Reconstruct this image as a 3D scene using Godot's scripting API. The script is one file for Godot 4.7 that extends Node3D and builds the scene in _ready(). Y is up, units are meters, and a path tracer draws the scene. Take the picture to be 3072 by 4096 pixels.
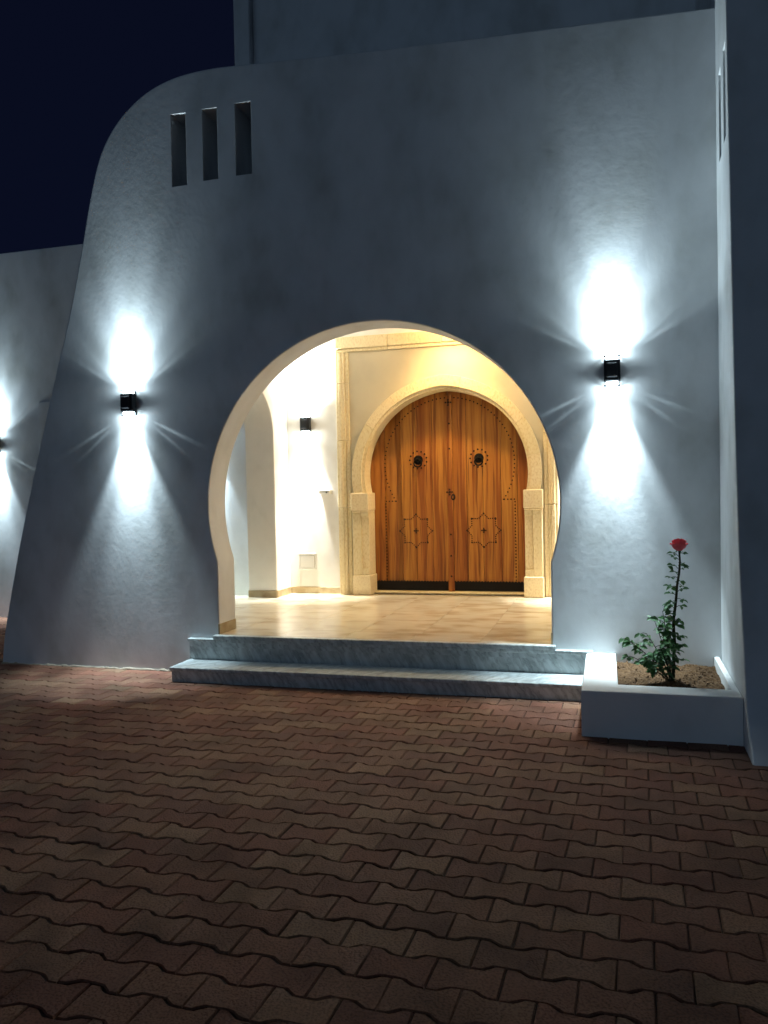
extends Node3D

# An entrance porch at night: white plastered facade, horseshoe arch, studded door, wall lights, block paving.

var mats := {}
var rng := RandomNumberGenerator.new()
var used := {}

# ------------------------------------------------------------------ naming
func numbered(called: String, parent: Node) -> String:
	var key := str(parent.get_instance_id()) + called
	var n: int = used.get(key, 0)
	used[key] = n + 1
	return called if n == 0 else "%s_%03d" % [called, n]

func thing(called: String, label: String, category: String, at := Vector3.ZERO, group := "") -> Node3D:
	var o := Node3D.new()
	o.name = numbered(called, self)
	add_child(o, true)
	o.position = at
	o.set_meta("label", label)
	o.set_meta("category", category)
	o.set_meta("kind", "thing")
	if group != "":
		o.set_meta("group", group)
	return o

func part(called: String, mesh: Mesh, m: Material, parent: Node, at := Vector3.ZERO, label := "") -> MeshInstance3D:
	var o := MeshInstance3D.new()
	o.name = numbered(called, parent)
	o.mesh = mesh
	o.material_override = m
	o.position = at
	parent.add_child(o, true)
	if label != "":
		o.set_meta("label", label)
	return o

func structure(called: String, mesh: Mesh, m: Material, at := Vector3.ZERO) -> MeshInstance3D:
	var o := part(called, mesh, m, self, at)
	o.set_meta("kind", "structure")
	return o

# ------------------------------------------------------------------ mesh building
class Mesher:
	var v := PackedVector3Array()
	var n := PackedVector3Array()
	var t := PackedVector2Array()
	func tri(a: Vector3, b: Vector3, c: Vector3, na: Vector3, nb: Vector3, nc: Vector3, ua := Vector2.ZERO, ub := Vector2.ZERO, uc := Vector2.ZERO) -> void:
		var g := (b - a).cross(c - a)
		if g.length_squared() < 1e-16:
			return
		if g.dot(na + nb + nc) > 0.0:
			v.append_array(PackedVector3Array([a, c, b]))
			n.append_array(PackedVector3Array([na, nc, nb]))
			t.append_array(PackedVector2Array([ua, uc, ub]))
		else:
			v.append_array(PackedVector3Array([a, b, c]))
			n.append_array(PackedVector3Array([na, nb, nc]))
			t.append_array(PackedVector2Array([ua, ub, uc]))
	func quad(a: Vector3, b: Vector3, c: Vector3, d: Vector3, na: Vector3, nb: Vector3, nc: Vector3, nd: Vector3, ua := Vector2.ZERO, ub := Vector2.ZERO, uc := Vector2.ZERO, ud := Vector2.ZERO) -> void:
		tri(a, b, c, na, nb, nc, ua, ub, uc)
		tri(a, c, d, na, nc, nd, ua, uc, ud)
	func flat(a: Vector3, b: Vector3, c: Vector3, d: Vector3, towards: Vector3, s := 1.0) -> void:
		var k := (b - a).cross(c - a)
		if k.length_squared() < 1e-16:
			k = (c - a).cross(d - a)
		k = k.normalized()
		if k.dot(towards) < 0.0:
			k = -k
		var pick := func(p: Vector3) -> Vector2:
			var q := k.abs()
			if q.z >= q.x and q.z >= q.y:
				return Vector2(p.x, p.y) * s
			if q.y >= q.x:
				return Vector2(p.x, p.z) * s
			return Vector2(p.z, p.y) * s
		quad(a, b, c, d, k, k, k, k, pick.call(a), pick.call(b), pick.call(c), pick.call(d))
	func done() -> ArrayMesh:
		var a := []
		a.resize(Mesh.ARRAY_MAX)
		a[Mesh.ARRAY_VERTEX] = v
		a[Mesh.ARRAY_NORMAL] = n
		a[Mesh.ARRAY_TEX_UV] = t
		var m := ArrayMesh.new()
		m.add_surface_from_arrays(Mesh.PRIMITIVE_TRIANGLES, a)
		return m

func inward(poly: PackedVector2Array, by: float) -> PackedVector2Array:
	# every corner moved towards the inside of a counter-clockwise polygon
	var out := PackedVector2Array()
	var c := poly.size()
	for i in c:
		var e0 := (poly[i] - poly[(i + c - 1) % c]).normalized()
		var e1 := (poly[(i + 1) % c] - poly[i]).normalized()
		var n0 := Vector2(-e0.y, e0.x)
		var n1 := Vector2(-e1.y, e1.x)
		var k := n0 + n1
		out.append(poly[i] + k * (by / maxf(0.3, 1.0 + n0.dot(n1))))
	return out

func ccw(poly: PackedVector2Array) -> PackedVector2Array:
	var p := poly.duplicate()
	if Geometry2D.is_polygon_clockwise(p):
		p.reverse()
	# is_polygon_clockwise works with y down; check the signed area ourselves
	var s := 0.0
	for i in p.size():
		s += p[i].cross(p[(i + 1) % p.size()])
	if s < 0.0:
		p.reverse()
	return p

func cap(me: Mesher, poly: PackedVector2Array, holes: Array, z: float, towards: Vector3, uv0: Vector2) -> void:
	var cuts := [-1000.0, 1000.0]
	for h in holes:
		for p in h:
			if not cuts.has(p.x):
				cuts.append(p.x)
	cuts.sort()
	for i in cuts.size() - 1:
		var x0: float = cuts[i]
		var x1: float = cuts[i + 1]
		if x1 - x0 < 1e-5:
			continue
		var spans := [[-1000.0, 1000.0]]
		for h in holes:
			var b := Rect2(h[0], Vector2.ZERO)
			for p in h:
				b = b.expand(p)
			if b.position.x < x0 + 1e-6 and b.end.x > x1 - 1e-6:
				spans = [[-1000.0, b.position.y], [b.end.y, 1000.0]]
		for s in spans:
			var band := PackedVector2Array([Vector2(x0, s[0]), Vector2(x1, s[0]), Vector2(x1, s[1]), Vector2(x0, s[1])])
			var pieces: Array = [poly] if cuts.size() == 2 else Geometry2D.intersect_polygons(poly, band)
			for q in pieces:
				var idx := Geometry2D.triangulate_polygon(q)
				for k in range(0, idx.size(), 3):
					var a: Vector2 = q[idx[k]]
					var b2: Vector2 = q[idx[k + 1]]
					var c: Vector2 = q[idx[k + 2]]
					me.tri(Vector3(a.x, a.y, z), Vector3(b2.x, b2.y, z), Vector3(c.x, c.y, z), towards, towards, towards, a + uv0, b2 + uv0, c + uv0)

func rim(me: Mesher, poly: PackedVector2Array, inner: PackedVector2Array, depth: float, bevel: float, sign_out: float, uv0: Vector2, back_bevel: bool) -> void:
	var c := poly.size()
	var en := []
	for i in c:
		var e := (poly[(i + 1) % c] - poly[i]).normalized()
		en.append(Vector3(e.y, -e.x, 0) * sign_out)
	var run := 0.0
	for i in c:
		var j := (i + 1) % c
		var n0: Vector3 = en[i]
		var na := n0
		var nb := n0
		var pv: Vector3 = en[(i + c - 1) % c]
		var nx: Vector3 = en[j]
		if pv.dot(n0) > 0.86:
			na = (pv + n0).normalized()
		if nx.dot(n0) > 0.86:
			nb = (nx + n0).normalized()
		var l := poly[i].distance_to(poly[j])
		var a := Vector3(poly[i].x, poly[i].y, 0)
		var b := Vector3(poly[j].x, poly[j].y, 0)
		var dz0 := Vector3(0, 0, -bevel)
		var dz1 := Vector3(0, 0, -depth + (bevel if back_bevel else 0.0))
		me.quad(a + dz0, b + dz0, b + dz1, a + dz1, na, nb, nb, na, Vector2(run, 0) + uv0, Vector2(run + l, 0) + uv0, Vector2(run + l, depth) + uv0, Vector2(run, depth) + uv0)
		if bevel > 0.0:
			var f := Vector3(0, 0, 1)
			var ia := Vector3(inner[i].x, inner[i].y, 0)
			var ib := Vector3(inner[j].x, inner[j].y, 0)
			# two steps, so that the edge reads as rounded
			var ma := a.lerp(ia, 0.3) + Vector3(0, 0, -bevel * 0.3)
			var mb := b.lerp(ib, 0.3) + Vector3(0, 0, -bevel * 0.3)
			var ha := (na + f).normalized()
			var hb := (nb + f).normalized()
			me.quad(a + dz0, b + dz0, mb, ma, na, nb, hb, ha, poly[i] + uv0, poly[j] + uv0, poly[j] + uv0, poly[i] + uv0)
			me.quad(ma, mb, ib, ia, ha, hb, f, f, poly[i] + uv0, poly[j] + uv0, inner[j] + uv0, inner[i] + uv0)
		run += l

# polygon in x, y standing with its front at z = 0 and its back at z = -depth; the holes are rectangles
func prism(outline: PackedVector2Array, depth: float, bevel := 0.0, holes := [], uv0 := Vector2.ZERO) -> ArrayMesh:
	var me := Mesher.new()
	var p := ccw(outline)
	var inner := inward(p, bevel) if bevel > 0.0 else p
	var hs := []
	var big := []
	var hole_bevel := minf(bevel, 0.004)
	for h in holes:
		var q := ccw(h)
		hs.append(q)
		big.append(inward(q, -hole_bevel) if bevel > 0.0 else q)
	cap(me, inner, big, 0.0, Vector3(0, 0, 1), uv0)
	cap(me, p, hs, -depth, Vector3(0, 0, -1), uv0)
	rim(me, p, inner, depth, bevel, 1.0, uv0, false)
	for i in hs.size():
		rim(me, hs[i], big[i], depth, hole_bevel, -1.0, uv0, false)
	return me.done()

func rect(x0: float, y0: float, x1: float, y1: float) -> PackedVector2Array:
	return PackedVector2Array([Vector2(x0, y0), Vector2(x1, y0), Vector2(x1, y1), Vector2(x0, y1)])

# a box with chamfered edges; its centre is the origin
func block(size: Vector3, ch := 0.004, uv0 := Vector2.ZERO) -> ArrayMesh:
	var me := Mesher.new()
	var h := size * 0.5
	ch = minf(ch, minf(h.x, minf(h.y, h.z)) * 0.8)
	var i := h - Vector3.ONE * ch
	for ax in 3:
		var u := (ax + 1) % 3
		var w := (ax + 2) % 3
		for s in [-1.0, 1.0]:
			var q := []
			for k in [[-1, -1], [1, -1], [1, 1], [-1, 1]]:
				var p := Vector3.ZERO
				p[ax] = h[ax] * s
				p[u] = i[u] * k[0]
				p[w] = i[w] * k[1]
				q.append(p)
			var d := Vector3.ZERO
			d[ax] = s
			me.flat(q[0], q[1], q[2], q[3], d)
	if ch > 0.0:
		for ax in 3:
			var u := (ax + 1) % 3
			var w := (ax + 2) % 3
			for su in [-1.0, 1.0]:
				for sw in [-1.0, 1.0]:
					var q := []
					for k in [[-1, 0], [1, 0], [1, 1], [-1, 1]]:
						var p := Vector3.ZERO
						p[ax] = i[ax] * k[0]
						p[u] = (h[u] if k[1] == 0 else i[u]) * su
						p[w] = (i[w] if k[1] == 0 else h[w]) * sw
						q.append(p)
					var d := Vector3.ZERO
					d[u] = su
					d[w] = sw
					me.flat(q[0], q[1], q[2], q[3], d)
		for sx in [-1.0, 1.0]:
			for sy in [-1.0, 1.0]:
				for sz in [-1.0, 1.0]:
					var s := Vector3(sx, sy, sz)
					var nn := s.normalized()
					me.tri(Vector3(h.x, i.y, i.z) * s, Vector3(i.x, h.y, i.z) * s, Vector3(i.x, i.y, h.z) * s, nn, nn, nn)
	if uv0 != Vector2.ZERO:
		for k in me.t.size():
			me.t[k] += uv0
	return me.done()

func box_between(called: String, a: Vector3, b: Vector3, m: Material, parent: Node, ch := 0.004, label := "") -> MeshInstance3D:
	return part(called, block((b - a).abs(), ch, Vector2(rng.randf() * 3.0, rng.randf() * 3.0)), m, parent, (a + b) * 0.5, label)

# a round body from a profile of (radius, along z)
func lathe(profile: Array, sides := 20) -> ArrayMesh:
	var me := Mesher.new()
	for i in profile.size() - 1:
		var p: Vector2 = profile[i]
		var q: Vector2 = profile[i + 1]
		var d := (q - p).normalized()
		for k in sides:
			var a0 := TAU * k / sides
			var a1 := TAU * (k + 1) / sides
			var f := func(r: Vector2, a: float) -> Vector3: return Vector3(cos(a) * r.x, sin(a) * r.x, r.y)
			var g := func(a: float) -> Vector3: return Vector3(cos(a) * d.y, sin(a) * d.y, -d.x)
			me.quad(f.call(p, a0), f.call(p, a1), f.call(q, a1), f.call(q, a0), g.call(a0), g.call(a1), g.call(a1), g.call(a0))
	return me.done()

func tube_into(me: Mesher, path: Array, radii: Array, sides := 8) -> void:
	var rings := []
	var norms := []
	for i in path.size():
		var d: Vector3 = (path[mini(i + 1, path.size() - 1)] - path[maxi(i - 1, 0)]).normalized()
		var u := d.cross(Vector3(0.31, 0.2, 0.93)).normalized()
		var w := d.cross(u).normalized()
		var ring := []
		var nn := []
		for k in sides:
			var a := TAU * k / sides
			var o := u * cos(a) + w * sin(a)
			ring.append(path[i] + o * radii[i])
			nn.append(o)
		rings.append(ring)
		norms.append(nn)
	for i in path.size() - 1:
		for k in sides:
			var j := (k + 1) % sides
			me.quad(rings[i][k], rings[i][j], rings[i + 1][j], rings[i + 1][k], norms[i][k], norms[i][j], norms[i + 1][j], norms[i + 1][k])

func torus(r: float, tube: float, sides := 20, around := 8) -> ArrayMesh:
	var me := Mesher.new()
	for i in sides:
		for k in around:
			var c := []
			var nn := []
			for q in [[i, k], [i + 1, k], [i + 1, k + 1], [i, k + 1]]:
				var a: float = TAU * q[0] / sides
				var b: float = TAU * q[1] / around
				var o := Vector3(cos(a) * cos(b), sin(a) * cos(b), sin(b))
				c.append(Vector3(cos(a) * r, sin(a) * r, 0) + o * tube)
				nn.append(o)
			me.quad(c[0], c[1], c[2], c[3], nn[0], nn[1], nn[2], nn[3])
	return me.done()

# ------------------------------------------------------------------ materials
func noise(freq: float, octaves := 4, sd := 1, kind := FastNoiseLite.TYPE_SIMPLEX_SMOOTH) -> FastNoiseLite:
	var f := FastNoiseLite.new()
	f.seed = sd
	f.noise_type = kind
	f.frequency = freq
	f.fractal_octaves = octaves
	return f

func noise_texture(f: FastNoiseLite, stops: Array, size := 512) -> NoiseTexture2D:
	var t := NoiseTexture2D.new()
	t.width = size
	t.height = size
	t.seamless = true
	t.noise = f
	if stops.size():
		var g := Gradient.new()
		g.offsets = PackedFloat32Array(stops.map(func(s): return s[0]))
		g.colors = PackedColorArray(stops.map(func(s): return s[1]))
		t.color_ramp = g
	return t

func lin(r: float, g: float, b: float) -> Color:
	return Color(r, g, b).linear_to_srgb()

func material(c: Color, rough := 0.8, metal := 0.0) -> StandardMaterial3D:
	var m := StandardMaterial3D.new()
	m.albedo_color = c
	m.roughness = rough
	m.metallic = metal
	m.metallic_specular = 0.4
	return m

func textured(m: StandardMaterial3D, albedo: Texture2D, height: Texture2D, cm: float, scale: Vector3, world := true) -> StandardMaterial3D:
	m.uv1_triplanar = true
	m.uv1_world_triplanar = world
	m.uv1_scale = scale
	m.albedo_texture = albedo
	if height:
		m.heightmap_enabled = true
		m.heightmap_texture = height
		m.heightmap_scale = cm
	return m

# a second, much larger pattern multiplied over the first: stains and wear
func weathered(m: StandardMaterial3D, t: Texture2D, scale: Vector3) -> void:
	m.detail_enabled = true
	m.detail_albedo = t
	m.detail_blend_mode = BaseMaterial3D.BLEND_MODE_MUL
	m.detail_uv_layer = BaseMaterial3D.DETAIL_UV_2
	m.uv2_triplanar = true
	m.uv2_world_triplanar = true
	m.uv2_scale = scale

func grey(a: float, b: float) -> Array:
	return [[0.0, Color(a, a, a)], [1.0, Color(b, b, b)]]

func make_materials() -> void:
	var bump_plaster := noise_texture(noise(0.03, 5, 11), [])
	var mottle := noise_texture(noise(0.006, 4, 12), [[0.0, Color(0.95, 0.95, 0.945)], [0.45, Color(0.985, 0.985, 0.985)], [1.0, Color(1, 1, 1)]])
	mats.plaster = textured(material(lin(0.72, 0.73, 0.735), 0.9), mottle, bump_plaster, 0.034, Vector3(1.15, 0.75, 1.15))
	var wear := noise_texture(noise(0.012, 5, 13), [[0.0, Color(0.86, 0.855, 0.84)], [0.35, Color(0.955, 0.955, 0.95)], [0.6, Color(1, 1, 1)], [1.0, Color(1, 1, 1)]])
	weathered(mats.plaster, wear, Vector3(0.23, 0.16, 0.23))
	mats.porch_plaster = textured(material(lin(0.82, 0.80, 0.76), 0.9), mottle, bump_plaster, 0.025, Vector3(1.1, 0.8, 1.1))
	mats.rim_plaster = textured(material(lin(0.82, 0.81, 0.785), 0.85), mottle, bump_plaster, 0.025, Vector3(0.8, 0.8, 0.8))
	mats.cream_plaster = textured(material(lin(0.54, 0.47, 0.335), 0.9), mottle, bump_plaster, 0.025, Vector3(0.6, 0.6, 0.6))
	# porous limestone of the door surround, its pits drawn out upwards
	var pits := noise_texture(noise(0.05, 3, 21), [[0.0, Color(0.87, 0.82, 0.72)], [0.3, Color(0.95, 0.92, 0.86)], [0.5, Color(0.985, 0.965, 0.92)], [1.0, Color(1, 1, 0.97)]])
	mats.stone = textured(material(lin(0.74, 0.64, 0.44), 0.8), pits, pits, 0.05, Vector3(1.6, 0.8, 1.6))
	mats.stone_b = textured(material(lin(0.71, 0.62, 0.42), 0.8), pits, pits, 0.05, Vector3(1.3, 0.7, 1.3))
	mats.stone_c = textured(material(lin(0.76, 0.66, 0.47), 0.8), pits, pits, 0.05, Vector3(1.5, 1.0, 1.5))
	# floor tiles
	var tile_cloud := noise_texture(noise(0.008, 5, 31), [[0.0, Color(0.78, 0.72, 0.63)], [0.5, Color(0.95, 0.92, 0.87)], [1.0, Color(1, 0.99, 0.97)]])
	for k in 4:
		var f: float = [1.0, 0.93, 0.97, 1.04][k]
		var m := textured(material(lin(0.76 * f, 0.71 * f, 0.60 * f), 0.2), tile_cloud, null, 0.0, Vector3(0.5, 0.5, 0.9))
		m.uv1_offset = Vector3(k * 0.27, 0, k * 0.41)
		mats["tile%d" % k] = m
	mats.skirting = textured(material(lin(0.42, 0.36, 0.25), 0.4), tile_cloud, null, 0.0, Vector3(1.2, 1.2, 1.2))
	mats.grout = material(lin(0.28, 0.23, 0.17), 0.9)
	# grey marble, diagonal veins
	var im := Image.create(512, 512, false, Image.FORMAT_RGB8)
	var na := noise(0.012, 5, 41)
	var nb := noise(0.03, 3, 42)
	for y in 512:
		for x in 512:
			var u := x + y * 0.55
			var w := y - x * 0.25
			var warp := nb.get_noise_2d(x, y) * 14.0
			var a := na.get_noise_2d(u * 2.6 + warp, w * 0.55) * 0.5 + 0.5
			var vein := pow(1.0 - absf(na.get_noise_2d(u * 1.5 + 300.0 + warp, w * 0.4)), 9.0)
			var c := lerpf(0.72, 1.0, a) - 0.16 * vein
			im.set_pixel(x, y, Color(c * 0.985, c, c * 1.0))
	var marble := ImageTexture.create_from_image(im)
	var mm := material(lin(0.74, 0.77, 0.765), 0.32)
	mm.albedo_texture = marble
	mm.uv1_scale = Vector3(1.1, 1.1, 1.1)
	mats.marble = mm
	# door planks: pine, orange stain, dark streaks
	var wood := Image.create(1024, 1024, false, Image.FORMAT_RGB8)
	var n1 := noise(0.010, 4, 51)
	var n2 := noise(0.05, 3, 52)
	var n3 := noise(0.004, 3, 53)
	var n4 := noise(0.22, 2, 54)
	for y in 1024:
		for x in 1024:
			var warp := n3.get_noise_2d(x * 0.7, y * 0.5) * 20.0
			var u := x + warp
			var a := n1.get_noise_2d(u * 2.0, y * 0.10) * 0.5 + 0.5
			var broad := smoothstep(0.46, 0.74, n1.get_noise_2d(u * 1.1 + 900.0, y * 0.09 + 40.0) * 0.5 + 0.5)
			var streak := smoothstep(0.60, 0.84, n2.get_noise_2d(u * 0.42 + 70.0, y * 0.030) * 0.5 + 0.5)
			var crack := smoothstep(0.75, 0.88, n2.get_noise_2d(u * 1.7 + 500.0, y * 0.035) * 0.5 + 0.5)
			var fine := n4.get_noise_2d(x * 1.3, y * 0.035)
			var c := Color(0.56, 0.255, 0.050).lerp(Color(0.36, 0.130, 0.022), clampf(a * 1.2 - 0.1, 0, 1))
			c = c.lerp(Color(0.25, 0.070, 0.011), broad * 0.85)
			c = c.lerp(Color(0.13, 0.032, 0.006), streak * 0.8)
			c = c.lerp(Color(0.035, 0.011, 0.004), crack * 0.8)
			c = c * (1.0 + 0.22 * fine)
			wood.set_pixel(x, y, Color(c.r, c.g, c.b).linear_to_srgb())
	var wt := ImageTexture.create_from_image(wood)
	for k in 3:
		var f: float = [1.0, 0.92, 1.08][k]
		var m := material(lin(0.84 * f, 0.82 * f * f, 0.80 * f * f), 0.5)
		m.albedo_texture = wt
		m.uv1_scale = Vector3(1.0, 0.42, 1.0)
		mats["wood%d" % k] = m
	mats.black_iron = material(lin(0.012, 0.010, 0.010), 0.55, 0.6)
	mats.rust_iron = material(lin(0.050, 0.022, 0.012), 0.5, 0.6)
	mats.fitting = material(lin(0.03, 0.032, 0.036), 0.85)
	mats.fitting.metallic_specular = 0.15
	mats.white_paint = material(lin(0.72, 0.72, 0.70), 0.5)
	# paving blocks
	var grain := noise_texture(noise(0.09, 4, 61), [[0.0, Color(0.62, 0.60, 0.58)], [0.5, Color(0.90, 0.89, 0.88)], [1.0, Color(1, 1, 1)]])
	mats.grain = grain
	for k in 12:
		mats["paver%d" % k] = textured(material(paver_colour(k).linear_to_srgb(), 0.85), grain, grain, 0.35, Vector3(1.7, 1.7, 1.7))
	var dirt := noise_texture(noise(0.014, 5, 62), [[0.0, Color(0.74, 0.70, 0.67)], [0.38, Color(0.92, 0.90, 0.88)], [0.6, Color(1, 1, 1)], [1.0, Color(1, 0.98, 0.95)]])
	for k in 12:
		weathered(mats["paver%d" % k], dirt, Vector3(0.31, 0.31, 0.31))
	var pm := textured(material(Color.WHITE, 0.85), grain, grain, 0.35, Vector3(1.7, 1.7, 1.7))
	pm.vertex_color_use_as_albedo = true
	weathered(pm, dirt, Vector3(0.31, 0.31, 0.31))
	mats.paver_many = pm
	mats.joint_sand = textured(material(lin(0.05, 0.034, 0.024), 1.0), grain, null, 0.0, Vector3(2, 2, 2))
	var earth := noise_texture(noise(0.06, 5, 71), [[0.0, Color(0.45, 0.36, 0.27)], [0.5, Color(0.82, 0.74, 0.62)], [1.0, Color(1, 0.95, 0.86)]])
	mats.soil = textured(material(lin(0.115, 0.072, 0.040), 1.0), earth, earth, 0.8, Vector3(1.4, 1.4, 1.4))
	mats.bark = textured(material(lin(0.05, 0.055, 0.022), 0.9), grain, null, 0.0, Vector3(4, 1, 4))
	var leaf := material(lin(0.050, 0.135, 0.040), 0.5)
	leaf.backlight_enabled = true
	leaf.backlight = Color(0.10, 0.20, 0.05)
	mats.leaf = leaf
	var petal := material(lin(0.97, 0.17, 0.20), 0.6)
	petal.backlight_enabled = true
	petal.backlight = Color(0.35, 0.03, 0.05)
	mats.petal = petal
	var glow := material(lin(0.8, 0.9, 0.95), 0.4)
	glow.emission_enabled = true
	glow.emission = Color(0.88, 0.97, 1.0)
	glow.emission_energy_multiplier = 9.0
	mats.cool_glow = glow
	var warm := material(lin(0.9, 0.8, 0.6), 0.4)
	warm.emission_enabled = true
	warm.emission = Color(1.0, 0.86, 0.60)
	warm.emission_energy_multiplier = 4.0
	mats.warm_glow = warm

func paver_colour(k: int) -> Color:   # linear, as vertex colours are
	var t: float = [0.0, 0.1, 0.3, 0.45, 0.15, 0.6, 0.05, 0.75, 0.2, 0.9, 0.35, 0.5][k]
	var b: float = [0.9, 1.05, 1.0, 1.1, 0.8, 1.0, 1.0, 1.1, 0.95, 1.05, 0.85, 0.95][k]
	var c := Color(0.215, 0.086, 0.055).lerp(Color(0.26, 0.158, 0.096), t)
	return Color(c.r * b, c.g * b, c.b * b)

# ------------------------------------------------------------------ shapes
func smooth(points: Array, steps := 5) -> PackedVector2Array:
	var out := PackedVector2Array()
	for i in points.size() - 1:
		var p0: Vector2 = points[maxi(i - 1, 0)]
		var p1: Vector2 = points[i]
		var p2: Vector2 = points[i + 1]
		var p3: Vector2 = points[mini(i + 2, points.size() - 1)]
		for k in steps:
			out.append(p1.cubic_interpolate(p2, p0, p3, float(k) / steps))
	out.append(points[-1])
	return out

# a horseshoe from the left jamb over the top to the right jamb
func horseshoe(cx: float, cy: float, r: float, spring: float, foot: float, keel := 0.0, steps := 64) -> PackedVector2Array:
	var out := PackedVector2Array()
	var drop := cy - spring
	var a0 := PI + asin(clampf(drop / r, 0, 1))
	var a1 := -asin(clampf(drop / r, 0, 1))
	out.append(Vector2(cx + cos(a0) * r, foot))
	for i in steps + 1:
		var a := lerpf(a0, a1, float(i) / steps)
		var rr := r + keel * exp(-pow((a - PI / 2) / 0.16, 2.0))
		out.append(Vector2(cx + cos(a) * rr, cy + sin(a) * rr))
	out.append(Vector2(cx + cos(a1) * r, foot))
	return out

const FACADE_Z := -5.95
const FLOOR_Y := 0.32
const BACK_Z := -8.62
const DOOR_X := -1.69
const COOL := Color(0.85, 0.95, 0.995)

func _ready() -> void:
	rng.seed = 7
	# ---------------- camera, sky, exposure
	var cam := Camera3D.new()
	cam.name = "camera"
	cam.fov = 65.33
	cam.near = 0.05
	cam.far = 400.0
	cam.rotation_order = EULER_ORDER_YXZ
	cam.position = Vector3(0, 1.45, 0)
	cam.rotation_degrees = Vector3(-1.3, 15.5, -1.15)
	add_child(cam)
	cam.current = true
	var we := WorldEnvironment.new()
	we.name = "night"
	var env := Environment.new()
	env.background_mode = Environment.BG_SKY
	var sky := Sky.new()
	var ps := ProceduralSkyMaterial.new()
	ps.sky_top_color = Color(0.034, 0.050, 0.115)
	ps.sky_horizon_color = Color(0.036, 0.055, 0.135)
	ps.sky_curve = 0.15
	ps.ground_bottom_color = Color(0.03, 0.03, 0.04)
	ps.ground_horizon_color = Color(0.034, 0.045, 0.11)
	sky.sky_material = ps
	env.sky = sky
	env.tonemap_mode = Environment.TONE_MAPPER_LINEAR
	env.tonemap_exposure = 1.0
	env.sdfgi_enabled = true
	env.ssao_enabled = true
	env.ssil_enabled = true
	we.environment = env
	add_child(we)
	# the last afterglow behind the photographer
	var dusk := DirectionalLight3D.new()
	dusk.name = "afterglow"
	dusk.light_energy = 0.052
	dusk.light_color = Color(0.69, 0.84, 1.0)
	dusk.light_angular_distance = 60.0
	dusk.shadow_enabled = true
	dusk.look_at_from_position(Vector3(-3, 1.2, 8), Vector3(0, 0, 0))
	add_child(dusk)

	make_materials()
	build_house()
	build_far_wall()
	build_buttress()
	build_ground()
	build_steps_and_floor()
	build_door_surround()
	build_door()
	build_planter()
	build_small_things()
	build_lights()

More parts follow.
